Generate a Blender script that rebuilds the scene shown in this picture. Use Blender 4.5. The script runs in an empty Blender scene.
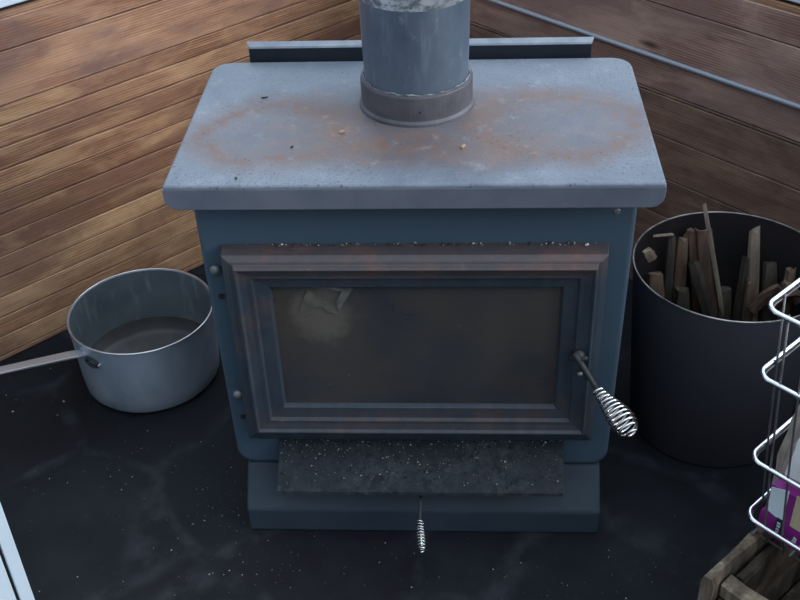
import bpy, bmesh, math, random
from mathutils import Vector, Matrix
random.seed(7)
PI = math.pi
scn = bpy.context.scene
COL = scn.collection
V = Vector

# ---------------------------------------------------------------- frame of the room
TH = math.radians(45.09)
DA = V((math.sin(TH), math.cos(TH), 0))      # runs along the left wall toward the corner
NA = V((math.cos(TH), -math.sin(TH), 0))     # out of the left wall into the room
WALL_ANG = math.atan2(DA.y, DA.x)
OA, OB = -.908, .80
S2 = 2 ** .5
def uv(u, v, z): return V(((u + v) / S2, (u - v) / S2, z))

# ---------------------------------------------------------------- materials
class NT:
    def __init__(s, name):
        s.m = bpy.data.materials.new(name); s.m.use_nodes = True
        s.t = s.m.node_tree; s.b = s.t.nodes['Principled BSDF']
    def n(s, typ, **kw):
        x = s.t.nodes.new(typ)
        for k, v in kw.items():
            if k.startswith('i_'):
                key = k[2:]
                x.inputs[int(key) if key.isdigit() else key.replace('_', ' ')].default_value = v
            else: setattr(x, k, v)
        return x
    def l(s, a, b): s.t.links.new(a, b)
    def obj(s): 
        return s.n('ShaderNodeTexCoord').outputs['Object']
    def mapped(s, scale=(1, 1, 1), loc=(0, 0, 0), src=None):
        mp = s.n('ShaderNodeMapping'); mp.inputs['Scale'].default_value = scale; mp.inputs['Location'].default_value = loc
        s.l(src or s.obj(), mp.inputs['Vector']); return mp.outputs[0]
    def noise(s, scale, vec=None, detail=6, rough=.6, dist=0):
        x = s.n('ShaderNodeTexNoise', i_Scale=scale, i_Detail=detail, i_Roughness=rough, i_Distortion=dist)
        s.l(vec or s.obj(), x.inputs['Vector']); return x.outputs['Fac']
    def ramp(s, fac, stops, interp='LINEAR'):
        r = s.n('ShaderNodeValToRGB'); r.color_ramp.interpolation = interp
        e = r.color_ramp.elements
        while len(e) < len(stops): e.new(.5)
        for k, (p, c) in enumerate(stops):
            e[k].position = p
            e[k].color = (c, c, c, 1) if isinstance(c, (int, float)) else (*c, 1)
        s.l(fac, r.inputs[0]); return r.outputs[0]
    def mix(s, fac, a, b, mode='MIX'):
        x = s.n('ShaderNodeMix', data_type='RGBA', blend_type=mode)
        for v, k in ((fac, 0), (a, 6), (b, 7)):
            if hasattr(v, 'node'): s.l(v, x.inputs[k])
            elif k == 0: x.inputs[0].default_value = v
            else: x.inputs[k].default_value = (*v, 1)
        return x.outputs[2]
    def math(s, op, a, b=0.0, c=None):
        x = s.n('ShaderNodeMath', operation=op)
        for k, v in enumerate((a, b) if c is None else (a, b, c)):
            if hasattr(v, 'node'): s.l(v, x.inputs[k])
            else: x.inputs[k].default_value = v
        return x.outputs[0]
    def set(s, color=None, rough=None, metal=None, spec=None, bump=None, bstr=.3, bdist=.002):
        def put(k, v):
            if hasattr(v, 'node'): s.l(v, s.b.inputs[k])
            elif isinstance(v, tuple): s.b.inputs[k].default_value = (*v, 1)
            else: s.b.inputs[k].default_value = v
        if color is not None: put('Base Color', color)
        if rough is not None: put('Roughness', rough)
        if metal is not None: put('Metallic', metal)
        if spec is not None: put('Specular IOR Level', spec)
        if bump is not None:
            bp = s.n('ShaderNodeBump', i_Strength=bstr, i_Distance=bdist)
            s.l(bump, bp.inputs['Height']); s.l(bp.outputs[0], s.b.inputs['Normal'])
        return s.m

def paint(name, c1, c2, scale=12, rough=.5, metal=0., spec=.5, bstr=.2):
    t = NT(name); f = t.noise(scale)
    return t.set(t.mix(t.ramp(f, [(.35, 0), (.65, 1)]), c1, c2), rough, metal, spec, t.noise(scale * 8), bstr, .001)

def wood_wall(name, c_dark, c_mid, c_light, stain, grain=1.0, stain_amt=.5, mottle=.45):
    t = NT(name)
    isl = t.n('ShaderNodeNewGeometry').outputs['Random Per Island']
    off = t.n('ShaderNodeCombineXYZ'); t.l(t.math('MULTIPLY', isl, 17.0), off.inputs[0]); t.l(t.math('MULTIPLY', isl, 5.3), off.inputs[2])
    add = t.n('ShaderNodeVectorMath', operation='ADD'); t.l(t.obj(), add.inputs[0]); t.l(off.outputs[0], add.inputs[1])
    src = add.outputs[0]
    g1 = t.noise(1, t.mapped((2.6, 40, 42 * grain), src=src), 8, .68, 1.6)
    g2 = t.noise(1, t.mapped((7, 150, 170), src=src), 4, .65)
    # cathedral figure
    wv = t.n('ShaderNodeTexWave', wave_type='RINGS', rings_direction='Y', i_Scale=2.4, i_Distortion=5.5, i_Detail=3, i_Detail_Scale=1.4)
    t.l(t.mapped((1.3, 1, 26), src=src), wv.inputs['Vector'])
    f = t.math('ADD', t.math('MULTIPLY', g1, .62), t.math('MULTIPLY', wv.outputs['Fac'], .22))
    f = t.math('ADD', f, t.math('MULTIPLY', t.math('SUBTRACT', g2, .5), .30))
    f = t.math('ADD', f, t.math('MULTIPLY', t.math('SUBTRACT', isl, .5), .30))
    c = t.ramp(f, [(.19, c_dark), (.42, c_mid), (.66, c_light)])
    big = t.noise(1, t.mapped((3.2, 3, 7.5)), 5, .62, .6)
    c = t.mix(t.math('MULTIPLY', t.ramp(big, [(.44, 0), (.6, 1)]), stain_amt), c, stain, 'MIX')
    m2 = t.noise(1, t.mapped((16, 16, 26)), 8, .78)
    c = t.mix(t.math('MULTIPLY', t.ramp(m2, [(.36, 1), (.60, 0)]), mottle), c, c_dark)
    m3 = t.noise(1, t.mapped((5, 5, 16), src=src), 5, .6, .8)
    c = t.mix(t.math('MULTIPLY', t.ramp(m3, [(.48, 0), (.66, 1)]), .5), c, c_light)
    # knots
    vo = t.n('ShaderNodeTexVoronoi', i_Scale=1.0); t.l(t.mapped((3.6, .1, 13), loc=(.4, 0, .35)), vo.inputs['Vector'])
    k = t.ramp(vo.outputs['Distance'], [(.05, 1), (.12, 0)])
    c = t.mix(t.math('MULTIPLY', k, .85), c, (.03, .013, .008))
    return t.set(c, t.ramp(g1, [(.3, .42), (.7, .6)]), 0., .45, g1, .35, .0015)

M_wall_l = wood_wall('left wall boards', (.15, .068, .042), (.36, .195, .110), (.60, .385, .215), (.21, .112, .080), .8, .7)
M_plank_l = wood_wall('left wide plank', (.19, .092, .060), (.34, .180, .115), (.50, .305, .185), (.17, .105, .095), .5, .85)
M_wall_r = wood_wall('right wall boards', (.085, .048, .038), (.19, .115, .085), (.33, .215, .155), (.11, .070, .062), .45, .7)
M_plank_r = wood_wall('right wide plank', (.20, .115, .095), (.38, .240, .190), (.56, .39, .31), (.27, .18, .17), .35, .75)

def slate():
    t = NT('slate hearth')
    warp = t.n('ShaderNodeTexNoise', i_Scale=3.0, i_Detail=3); t.l(t.obj(), warp.inputs['Vector'])
    mx = t.n('ShaderNodeVectorMath', operation='MULTIPLY_ADD'); t.l(warp.outputs['Color'], mx.inputs[0]); mx.inputs[1].default_value = (.10, .10, 0)
    t.l(t.mapped((1, 1, 0)), mx.inputs[2])
    vo = t.n('ShaderNodeTexVoronoi', feature='DISTANCE_TO_EDGE', i_Scale=3.1, i_Randomness=.95); t.l(mx.outputs[0], vo.inputs['Vector'])
    vc = t.n('ShaderNodeTexVoronoi', i_Scale=3.1, i_Randomness=.95); t.l(mx.outputs[0], vc.inputs['Vector'])
    sep = t.n('ShaderNodeSeparateColor'); t.l(vc.outputs['Color'], sep.inputs[0])
    base = t.ramp(sep.outputs[0], [(0, (.0040, .0058, .0085)), (.35, (.0048, .0070, .0100)), (.7, (.0068, .0052, .0080)), (1, (.0065, .0088, .0122))])
    mott = t.noise(14, None, 8, .7)
    c = t.mix(t.ramp(mott, [(.35, 0), (.72, 1)]), base, (.0085, .0110, .0150))
    dust = t.noise(4.2, None, 7, .68, .5)
    c = t.mix(t.math('MULTIPLY', t.ramp(dust, [(.50, 0), (.72, 1)]), .40), c, (.018, .022, .028))
    j = t.ramp(vo.outputs['Distance'], [(.018, 1), (.05, 0)])
    jn = t.ramp(t.noise(18, None, 5), [(.42, 0), (.62, 1)])
    c = t.mix(t.math('MULTIPLY', t.math('MULTIPLY', j, jn), .8), c, (.021, .025, .031))
    sp = t.n('ShaderNodeTexVoronoi', i_Scale=230); t.l(t.obj(), sp.inputs['Vector'])
    spk = t.math('MULTIPLY', t.ramp(sp.outputs['Distance'], [(.10, 1), (.22, 0)]), t.ramp(t.noise(9), [(.56, 0), (.68, 1)]))
    c = t.mix(t.math('MULTIPLY', spk, .30), c, (.11, .11, .115))
    h = t.math('ADD', t.math('MULTIPLY', mott, .6), t.ramp(vo.outputs['Distance'], [(.0, 0), (.05, 1)]))
    return t.set(c, t.ramp(mott, [(.3, .62), (.7, .8)]), 0., .16, h, .35, .003)
M_slate = slate()

def plate_mat():
    t = NT('worn steel top')
    n1 = t.noise(7, None, 8, .68, .4); n2 = t.noise(45, None, 6, .7); n3 = t.noise(240, None, 3, .7)
    c = t.mix(t.ramp(n1, [(.34, 0), (.66, 1)]), (.100, .128, .170), (.178, .208, .250))
    c = t.mix(t.math('MULTIPLY', t.ramp(n3, [(.34, 1), (.52, 0)]), .55), c, (.09, .105, .13))
    wob = t.math('MULTIPLY', t.math('SUBTRACT', n1, .5), .85)
    fine = t.math('MULTIPLY', t.math('SUBTRACT', n2, .5), .35)
    tot = None
    for cx, cy, rx, ry in ((-.205, .155, .112, .100), (.195, .170, .125, .105)):
        d = t.n('ShaderNodeVectorMath', operation='LENGTH')
        mp = t.mapped((1 / rx, 1 / ry, 0), (-cx / rx, -cy / ry, 0)); t.l(mp, d.inputs[0])
        r = t.math('ADD', t.math('ADD', d.outputs['Value'], wob), fine)
        ring = t.ramp(t.math('MULTIPLY', r, .5), [(.20, .10), (.34, .40), (.44, .95), (.54, .55), (.70, 0)])
        tot = ring if tot is None else t.math('MAXIMUM', tot, ring)
    # rust running between the rings, in front of the flue
    d = t.n('ShaderNodeVectorMath', operation='LENGTH'); t.l(t.mapped((1 / .14, 1 / .055, 0), (.02 / .14, -.105 / .055, 0)), d.inputs[0])
    r = t.math('ADD', d.outputs['Value'], t.math('MULTIPLY', wob, 1.6))
    tot = t.math('MAXIMUM', tot, t.ramp(t.math('MULTIPLY', r, .5), [(.2, .75), (.62, 0)]))
    tot = t.math('MULTIPLY', tot, t.ramp(n2, [(.36, .25), (.58, 1)]))
    # heat tinted field across the middle of the plate
    q = t.n('ShaderNodeVectorMath', operation='ABSOLUTE'); t.l(t.mapped((1 / .315, 1 / .155, 0), (0, -.165 / .155, 0)), q.inputs[0])
    sq = t.n('ShaderNodeSeparateXYZ'); t.l(q.outputs[0], sq.inputs[0])
    dd = t.math('POWER', t.math('ADD', t.math('POWER', sq.outputs[0], 3.0), t.math('POWER', sq.outputs[1], 3.0)), .3333)
    fld = t.ramp(t.math('ADD', dd, t.math('ADD', t.math('MULTIPLY', wob, .7), fine)), [(.55, 1), (1.0, 0)])
    mot = t.noise(16, None, 8, .78)
    c = t.mix(t.math('MULTIPLY', fld, t.ramp(mot, [(.34, .45), (.60, 1)])), c, t.mix(t.ramp(mot, [(.42, 0), (.60, 1)]), (.072, .070, .084), (.140, .118, .116)))
    c = t.mix(t.math('MULTIPLY', tot, 1.0), c, t.mix(n2, (.088, .052, .042), (.178, .108, .084)))
    spots = t.n('ShaderNodeTexVoronoi', i_Scale=95); t.l(t.obj(), spots.inputs['Vector'])
    sp = t.math('MULTIPLY', t.ramp(spots.outputs['Distance'], [(.10, 1), (.24, 0)]), t.ramp(t.noise(11), [(.5, 0), (.62, 1)]))
    c = t.mix(t.math('MULTIPLY', sp, .8), c, (.04, .036, .042))
    vs = t.n('ShaderNodeTexVoronoi', i_Scale=150); t.l(t.obj(), vs.inputs['Vector'])
    vf = t.math('MULTIPLY', t.ramp(vs.outputs['Distance'], [(.12, 1), (.30, 0)]), t.ramp(t.noise(13, t.mapped((1, 1, 1), (5, 2, 0))), [(.44, 0), (.58, 1)]))
    c = t.mix(t.math('MULTIPLY', vf, .55), c, (.05, .048, .056))
    sc = t.noise(26, None, 8, .8)
    c = t.mix(t.math('MULTIPLY', t.ramp(sc, [(.56, 0), (.68, 1)]), .30), c, (.33, .36, .40))
    return t.set(c, t.ramp(n1, [(.3, .42), (.7, .60)]), .12, .34, n2, .2, .001)
M_plate = plate_mat()
M_apron = paint('steel front lip', (.105, .125, .165), (.150, .170, .215), 9, .5, .25)
M_body = paint('blue black stove paint', (.040, .070, .102), (.046, .076, .110), 5, .62, 0., .3)
M_ped = paint('dark pedestal paint', (.022, .035, .050), (.030, .044, .060), 8, .65, 0., .25)
M_soot = paint('matt black steel', (.010, .013, .018), (.018, .022, .028), 20, .6)
def door_mat():
    t = NT('scorched door casting')
    n1 = t.noise(6, t.mapped((1, 1, 1.6)), 6, .65); n2 = t.noise(60, t.mapped((1, 1, 1)), 5, .7)
    st = t.noise(1, t.mapped((45, 20, 9)), 7, .7)
    c = t.mix(t.ramp(st, [(.35, 0), (.7, 1)]), (.016, .028, .043), (.032, .050, .070))
    sepz = t.n('ShaderNodeSeparateXYZ'); t.l(t.obj(), sepz.inputs[0]); z = sepz.outputs[2]
    top = t.ramp(z, [(.490, 0), (.522, 1)]); bot = t.ramp(z, [(.20, .0), (.225, .45), (.25, .45), (.262, .1)])
    band = t.math('MAXIMUM', top, bot)
    rust = t.math('MULTIPLY', t.math('MAXIMUM', t.math('MULTIPLY', band, .95), t.math('MULTIPLY', t.ramp(n1, [(.52, 0), (.66, 1)]), .35)), t.ramp(n2, [(.3, .5), (.6, 1)]))
    c = t.mix(rust, c, t.mix(t.ramp(n1, [(.50, 0), (.66, 1)]), (.060, .048, .050), (.135, .066, .050)))
    c = t.mix(t.math('MULTIPLY', t.ramp(n2, [(.62, 0), (.74, 1)]), .35), c, (.12, .125, .13))
    return t.set(c, .5, .1, .45, n2, .35, .001)
M_door = door_mat()
def glass_mat():
    t = NT('sooty door glass')
    n1 = t.noise(6, None, 6, .62, .3); n2 = t.noise(3.5, t.mapped((1, 1, 1.3), (3, 0, 1)), 5, .6)
    c = t.mix(t.ramp(n1, [(.36, 0), (.66, 1)]), (.026, .030, .038), (.046, .044, .046))
    c = t.mix(t.ramp(n2, [(.45, 0), (.65, 1)]), c, (.052, .046, .040))
    hd = t.n('ShaderNodeVectorMath', operation='LENGTH'); t.l(t.mapped((1 / .045, 0, 1 / .050), (.136 / .045, 0, -.430 / .050)), hd.inputs[0])
    hz = t.math('ADD', hd.outputs['Value'], t.math('MULTIPLY', t.math('SUBTRACT', t.noise(38, None, 6, .7), .5), 1.6))
    c = t.mix(t.ramp(t.math('MULTIPLY', hz, .5), [(.28, .75), (.58, 0)]), c, (.105, .098, .084))
    sp = t.n('ShaderNodeTexVoronoi', i_Scale=60); t.l(t.obj(), sp.inputs['Vector'])
    s_ = t.math('MULTIPLY', t.ramp(sp.outputs['Distance'], [(.05, 1), (.11, 0)]), t.ramp(t.noise(14), [(.52, 0), (.6, 1)]))
    c = t.mix(t.math('MULTIPLY', s_, .6), c, (.20, .20, .19))
    return t.set(c, t.ramp(n1, [(.3, .22), (.7, .45)]), 0., .4)
M_glass = glass_mat()
def peeled_mat():
    t = NT('cleaned patch of glass')
    return t.set(t.mix(t.ramp(t.noise(40, None, 6), [(.35, 0), (.65, 1)]), (.05, .053, .053), (.115, .12, .115)), .4, 0., .4)
M_patch = peeled_mat()
def pipe_mat():
    t = NT('weathered flue pipe')
    n1 = t.noise(9, t.mapped((1, 1, .6)), 7, .68); n2 = t.noise(1, t.mapped((55, 55, 7)), 5, .65)
    c = t.mix(t.ramp(n1, [(.34, 0), (.66, 1)]), (.075, .108, .160), (.135, .168, .215))
    c = t.mix(t.math('MULTIPLY', t.ramp(n2, [(.54, 0), (.72, 1)]), .5), c, (.26, .32, .38))
    sp = t.noise(48, None, 5, .7)
    c = t.mix(t.math('MULTIPLY', t.ramp(sp, [(.62, 0), (.72, 1)]), .45), c, (.32, .38, .43))
    return t.set(c, t.ramp(n1, [(.3, .35), (.7, .55)]), .35, .5, n1, .15, .001)
M_pipe = pipe_mat()
def bare_mat():
    t = NT('flaked bare pipe metal')
    n = t.noise(42, t.mapped((1, 1, 1.6)), 7, .75); big = t.noise(9, None, 3)
    f = t.math('MULTIPLY', t.ramp(n, [(.42, 0), (.52, 1)]), t.ramp(big, [(.35, .3), (.55, 1)]))
    return t.set(t.mix(f, (.14, .17, .20), (.62, .66, .70)), .45, .3, .5, n, .5, .001)
M_bare = bare_mat()
M_collar = paint('dusty flue collar', (.062, .062, .078), (.100, .098, .115), 22, .6, .15)
M_shield = paint('dark shield steel', (.010, .016, .026), (.015, .022, .034), 8, .6, 0., .3)
M_shield_lip = paint('pale shield edge', (.13, .16, .20), (.20, .235, .27), 30, .5, .2)  # top edge, much paler than the shield face
M_chrome = NT('chrome spring').set((.72, .72, .72), .18, 1.)
M_bchrome = NT('basket chrome').set((.70, .74, .77), .17, 1.)
M_wire = paint('dull grey wire', (.10, .105, .11), (.17, .17, .175), 40, .45, .7)
M_bolt = paint('dusty bolt steel', (.11, .12, .13), (.22, .23, .24), 60, .45, .5)
M_alu_strip = NT('grey conduit strip').set((.27, .31, .36), .42, .35)
def pot_mat(name, c1, c2):
    t = NT(name)
    n1 = t.noise(8, None, 7, .68, .5); n2 = t.noise(1, t.mapped((30, 30, 6)), 4, .6)
    c = t.mix(t.ramp(n1, [(.33, 0), (.67, 1)]), c1, c2)
    c = t.mix(t.math('MULTIPLY', t.ramp(n2, [(.55, 0), (.72, 1)]), .5), c, (.55, .60, .64))
    return t.set(c, t.ramp(n1, [(.3, .36), (.7, .52)]), .7, .5, n1, .12, .001)
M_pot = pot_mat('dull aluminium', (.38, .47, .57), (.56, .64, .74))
M_pot_in = pot_mat('shaded aluminium inside', (.16, .20, .235), (.25, .295, .33))  # pan aluminium darkened: shade inside the pan put into the colour
M_pot_rim = NT('worn aluminium rim').set((.52, .54, .56), .32, .9)
M_handle = NT('bare flat handle metal').set((.55, .56, .58), .35, .8)
M_bin = paint('black enamel bin', (.044, .048, .064), (.058, .054, .068), 6, .75, 0., .2)
M_bin_in = paint('dark bin inside', (.016, .015, .017), (.026, .022, .024), 6, .8, 0., .15)  # darker than the enamel on the outside of the bin
M_bin_rim = paint('worn bin rim', (.10, .10, .10), (.42, .42, .42), 25, .4, .7)
M_white = paint('white enamel', (.38, .47, .55), (.42, .51, .59), 3, .4)
M_gap = NT('black gasket').set((.006, .006, .008), .7)
M_vinyl = paint('white window frame paint', (.60, .70, .80), (.76, .83, .90), 14, .5)
M_sillwood = wood_wall('sill edge wood', (.16, .07, .035), (.30, .16, .09), (.45, .28, .18), (.2, .12, .09), .4, .3)
def pane():
    t = NT('window glass'); nt = t.t
    tr = t.n('ShaderNodeBsdfTransparent'); gl = t.n('ShaderNodeBsdfGlossy', i_Roughness=.02)
    lw = t.n('ShaderNodeLayerWeight', i_Blend=.5); mx = t.n('ShaderNodeMixShader')
    t.l(t.math('ADD', t.math('MULTIPLY', t.math('POWER', lw.outputs['Facing'], 5.0), .6), .03), mx.inputs[0]); t.l(tr.outputs[0], mx.inputs[1]); t.l(gl.outputs[0], mx.inputs[2])
    t.l(mx.outputs[0], nt.nodes['Material Output'].inputs[0]); return t.m
M_pane = pane()
def stick_mat(name, c1, c2, c3):
    t = NT(name)
    g = t.noise(1, t.mapped((60, 60, 6)), 5, .65); b = t.noise(18, None, 4)
    c = t.ramp(g, [(.3, c1), (.5, c2), (.7, c3)])
    return t.set(t.mix(t.math('MULTIPLY', t.ramp(b, [(.4, 1), (.6, 0)]), .5), c, c1), .75, 0., .3, g, .6, .002)
M_st_tan = stick_mat('tan split wood', (.07, .045, .03), (.15, .10, .068), (.24, .17, .12))
M_st_red = stick_mat('red brown split wood', (.060, .038, .028), (.125, .082, .062), (.20, .135, .105))
M_st_gry = stick_mat('grey weathered split wood', (.030, .025, .021), (.072, .060, .050), (.125, .106, .088))
M_st_pale = stick_mat('pale split wood', (.15, .12, .09), (.26, .21, .165), (.36, .30, .24))
M_log = stick_mat('weathered crate timber', (.045, .035, .026), (.13, .103, .075), (.27, .225, .165))
M_log_d = stick_mat('dark crate timber', (.016, .012, .010), (.045, .034, .025), (.09, .068, .05))
M_kraft = paint('crumpled kraft paper', (.34, .30, .26), (.50, .46, .41), 18, .8, 0., .2, .6)
M_news = paint('white news paper', (.66, .69, .72), (.78, .80, .82), 20, .8, 0., .2)
M_purple = paint('purple card', (.17, .012, .155), (.22, .018, .20), 30, .45)
M_boxwhite = NT('pale blue white card').set((.62, .73, .80), .5)
M_beige = paint('beige card', (.42, .36, .24), (.50, .43, .30), 20, .6)
M_ink = NT('black print').set((.012, .018, .022), .5)
M_print = NT('pale print').set((.50, .60, .66), .5)
def crumb_mat(name, stops):
    t = NT(name); isl = t.n('ShaderNodeNewGeometry').outputs['Random Per Island']
    return t.set(t.ramp(isl, stops, 'CONSTANT'), .8, 0., .3)
M_crumb = crumb_mat('wood crumbs', [(0, (.06, .055, .05)), (.45, (.14, .125, .11)), (.8, (.32, .29, .26)), (.93, (.55, .53, .50))])
M_ash = crumb_mat('ash and cinders', [(0, (.012, .013, .016)), (.4, (.06, .065, .07)), (.7, (.17, .175, .18)), (.93, (.42, .42, .41))])
M_chip = crumb_mat('wood chip', [(0, (.36, .29, .21)), (.5, (.30, .23, .16))])
M_cinder = NT('black cinder').set((.012, .011, .012), .8)

# ---------------------------------------------------------------- mesh helpers
def link(name, bm, mat, parent=None, smooth=False, mats=None):
    me = bpy.data.meshes.new(name)
    bmesh.ops.recalc_face_normals(bm, faces=bm.faces[:])
    bm.to_mesh(me); bm.free()
    o = bpy.data.objects.new(name, me); COL.objects.link(o)
    for m in (mats or [mat]): me.materials.append(m)
    if parent: o.parent = parent
    if smooth:
        for p in me.polygons: p.use_smooth = True
    return o
def sharp_smooth(o, ang=35):
    me = o.data
    for p in me.polygons: p.use_smooth = True
    bm = bmesh.new(); bm.from_mesh(me)
    for e in bm.edges:
        if len(e.link_faces) == 2 and e.calc_face_angle(0) > math.radians(ang): e.smooth = False
    bm.to_mesh(me); bm.free()
    return o
def bevel(o, w, seg=2, ang=35):
    m = o.modifiers.new('bevel', 'BEVEL'); m.width = w; m.segments = seg; m.limit_method = 'ANGLE'; m.angle_limit = math.radians(ang)
    return o
def empty(name, loc=(0, 0, 0)):
    o = bpy.data.objects.new(name, None); COL.objects.link(o); o.location = loc; o.empty_display_size = .05
    return o
def tag(o, label=None, cat=None, group=None, kind=None):
    if label: o['label'] = label
    if cat: o['category'] = cat
    if group: o['group'] = group
    if kind: o['kind'] = kind
    return o
def part(name, bm, mat, root, **k):          # geometry given in world space, root may be moved
    o = link(name, bm, mat, root, **k)
    p = root; off = V((0, 0, 0))
    while p: off += p.location; p = p.parent
    o.data.transform(Matrix.Translation(-off)); return o
def sub(name, bm, mat, par, root, **k):
    o = link(name, bm, mat, par, **k); o.data.transform(Matrix.Translation(-root.location)); return o
def box(bm, a, b, rot=None, piv=None):
    vs = [bm.verts.new(V((x, y, z))) for x in (a[0], b[0]) for y in (a[1], b[1]) for z in (a[2], b[2])]
    for f in ((0, 1, 3, 2), (4, 6, 7, 5), (0, 4, 5, 1), (2, 3, 7, 6), (0, 2, 6, 4), (1, 5, 7, 3)): bm.faces.new([vs[i] for i in f])
    if rot:
        for v in vs: v.co = rot @ (v.co - V(piv)) + V(piv)
    return vs
def hexa(bm, P):                              # eight corners in box order (x, y, z bits)
    vs = [bm.verts.new(p) for p in P]
    for f in ((0, 1, 3, 2), (4, 6, 7, 5), (0, 4, 5, 1), (2, 3, 7, 6), (0, 2, 6, 4), (1, 5, 7, 3)): bm.faces.new([vs[i] for i in f])
def prism(bm, poly, fn, d0, d1):              # poly of (a, b); fn(a, b, d) -> point
    A = [bm.verts.new(fn(a, b, d0)) for a, b in poly]; B = [bm.verts.new(fn(a, b, d1)) for a, b in poly]
    n = len(poly); bm.faces.new(A); bm.faces.new(B[::-1])
    for i in range(n): bm.faces.new((A[i], B[i], B[(i + 1) % n], A[(i + 1) % n]))
def lathe(bm, prof, c, seg=64, close=False, tilt=None):
    rings = []
    for r, z in prof:
        if r < 1e-6: rings.append([bm.verts.new((c[0], c[1], c[2] + z))])
        else: rings.append([bm.verts.new((c[0] + r * math.cos(2 * PI * k / seg), c[1] + r * math.sin(2 * PI * k / seg), c[2] + z)) for k in range(seg)])
    prs = list(zip(rings, rings[1:])) + ([(rings[-1], rings[0])] if close else [])
    for a, b in prs:
        for k in range(seg):
            q = [a[k % len(a)], a[(k + 1) % len(a)] if len(a) > 1 else None, b[(k + 1) % len(b)] if len(b) > 1 else None, b[k % len(b)]]
            q = [v for v in q if v is not None]
            if len(q) >= 3: bm.faces.new(q)
def tube(bm, pts, rad, seg=8, closed=False, flat=None):
    pts = [V(p) for p in pts]; n = len(pts)
    R = rad if isinstance(rad, (list, tuple)) else [rad] * n
    def tan(i):
        a = pts[(i - 1) % n] if closed or i > 0 else pts[0]; b = pts[(i + 1) % n] if closed or i < n - 1 else pts[-1]
        return (b - a).normalized()
    t = tan(0); nrm = t.orthogonal().normalized(); rings = []
    for i in range(n):
        t2 = tan(i); q = t.rotation_difference(t2); nrm = q @ nrm; t = t2
        nrm = (nrm - t * nrm.dot(t)).normalized(); bn = t.cross(nrm)
        rings.append([bm.verts.new(pts[i] + (nrm * math.cos(2 * PI * k / seg) + bn * math.sin(2 * PI * k / seg)) * R[i]) for k in range(seg)])
    for i in range(n if closed else n - 1):
        a, b = rings[i], rings[(i + 1) % n]; s = 0
        if closed and i == n - 1:
            s = min(range(seg), key=lambda s: (b[s].co - a[0].co).length)
        for k in range(seg): bm.faces.new((a[k], a[(k + 1) % seg], b[(k + 1 + s) % seg], b[(k + s) % seg]))
    if not closed: bm.faces.new(rings[0][::-1]); bm.faces.new(rings[-1])
def arc(cx, cy, r, a0, a1, n=6): return [(cx + r * math.cos(math.radians(a0 + (a1 - a0) * k / n)), cy + r * math.sin(math.radians(a0 + (a1 - a0) * k / n))) for k in range(n + 1)]
def coil(bm, A, B, prof, turns, wire, seg=18):
    A, B = V(A), V(B); ax = (B - A); L = ax.length; ax.normalize(); n1 = ax.orthogonal().normalized(); n2 = ax.cross(n1)
    pts = []; N = int(turns * seg)
    for i in range(N + 1):
        s = i / N; x = s * (len(prof) - 1); k = min(int(x), len(prof) - 2); f = x - k; f = f * f * (3 - 2 * f)
        r = prof[k] * (1 - f) + prof[k + 1] * f; a = 2 * PI * turns * s
        pts.append(A + ax * L * s + (n1 * math.cos(a) - n2 * math.sin(a)) * r)
    tube(bm, pts, wire, 8)
def dome(bm, c, r, h, axis='-y', seg=16):
    rings = []
    fn = {'-y': lambda x, y, d: V((c[0] + x, c[1] - d, c[2] + y))}[axis]
    for k in range(5):
        a = k / 4 * PI / 2; rr = r * math.cos(a); d = h * math.sin(a)
        rings.append([bm.verts.new(fn(rr * math.cos(2 * PI * j / seg), rr * math.sin(2 * PI * j / seg), d)) for j in range(seg)] if k < 4 else [bm.verts.new(fn(0, 0, d))])
    for a, b in zip(rings, rings[1:]):
        for j in range(seg):
            bm.faces.new((a[j], a[(j + 1) % seg], b[(j + 1) % seg], b[j]) if len(b) > 1 else (a[j], a[(j + 1) % seg], b[0]))
    bm.faces.new(rings[0][::-1])
def crumb(bm, c, r):
    vs = []
    for d in ((1, 0, 0), (-.5, .85, 0), (-.5, -.85, 0), (0, 0, 1), (0, 0, -.5)):
        vs.append(bm.verts.new(V(c) + V([x * r * random.uniform(.6, 1.3) for x in d])))
    for i, j in ((0, 1), (1, 2), (2, 0)): bm.faces.new((vs[i], vs[j], vs[3])); bm.faces.new((vs[j], vs[i], vs[4]))

# ---------------------------------------------------------------- the setting
bm = bmesh.new(); box(bm, (-2.6, -2.4, -.05), (2.6, 2.6, 0)); tag(link('floor', bm, M_slate), kind='structure')

def board_wall(name, x0, x1, splits, planks, mb, mp, ang, loc):
    """local x runs along the wall, local y = 0 is the face, y > 0 goes into the wall"""
    bm = bmesh.new()
    def board(z0, z1, mi, setb=0.0):
        g = .0012; b = .0010; d = .03
        # face with eased edges
        poly = [(setb + b, z0 + g), (setb, z0 + g + b), (setb, z1 - g - b), (setb + b, z1 - g), (d, z1 - g), (d, z0 + g)]
        n0 = len(bm.faces)
        prism(bm, poly, lambda y, z, x: V((x, y, z)), x0, x1)
        bm.faces.ensure_lookup_table()
        for f in bm.faces[n0:]: f.material_index = mi
    for z0, z1 in zip(splits, splits[1:]): board(z0, z1, 0)
    for z0, z1 in zip(planks, planks[1:]): board(z0, z1, 1, -.001)
    n0 = len(bm.faces); box(bm, (x0, .012, 0), (x1, .10, planks[-1] - .002)); bm.faces.ensure_lookup_table()
    for f in bm.faces[n0:]: f.material_index = 2
    o = link(name, bm, None, mats=[mb, mp, M_gap]); o.rotation_euler = (0, 0, ang); o.location = loc
    return tag(o, kind='structure')
zs = [0.0, .012, .055, .098, .141, .184, .227, .270, .313, .356, .398, .441, .482, .518]
wl = board_wall('wall_left', -2.3, .80, zs, [.518, .616, .672], M_wall_l, M_plank_l, WALL_ANG, NA * OA)
zr = [0.0, .10, .19, .275, .362, .445, .452]
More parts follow.
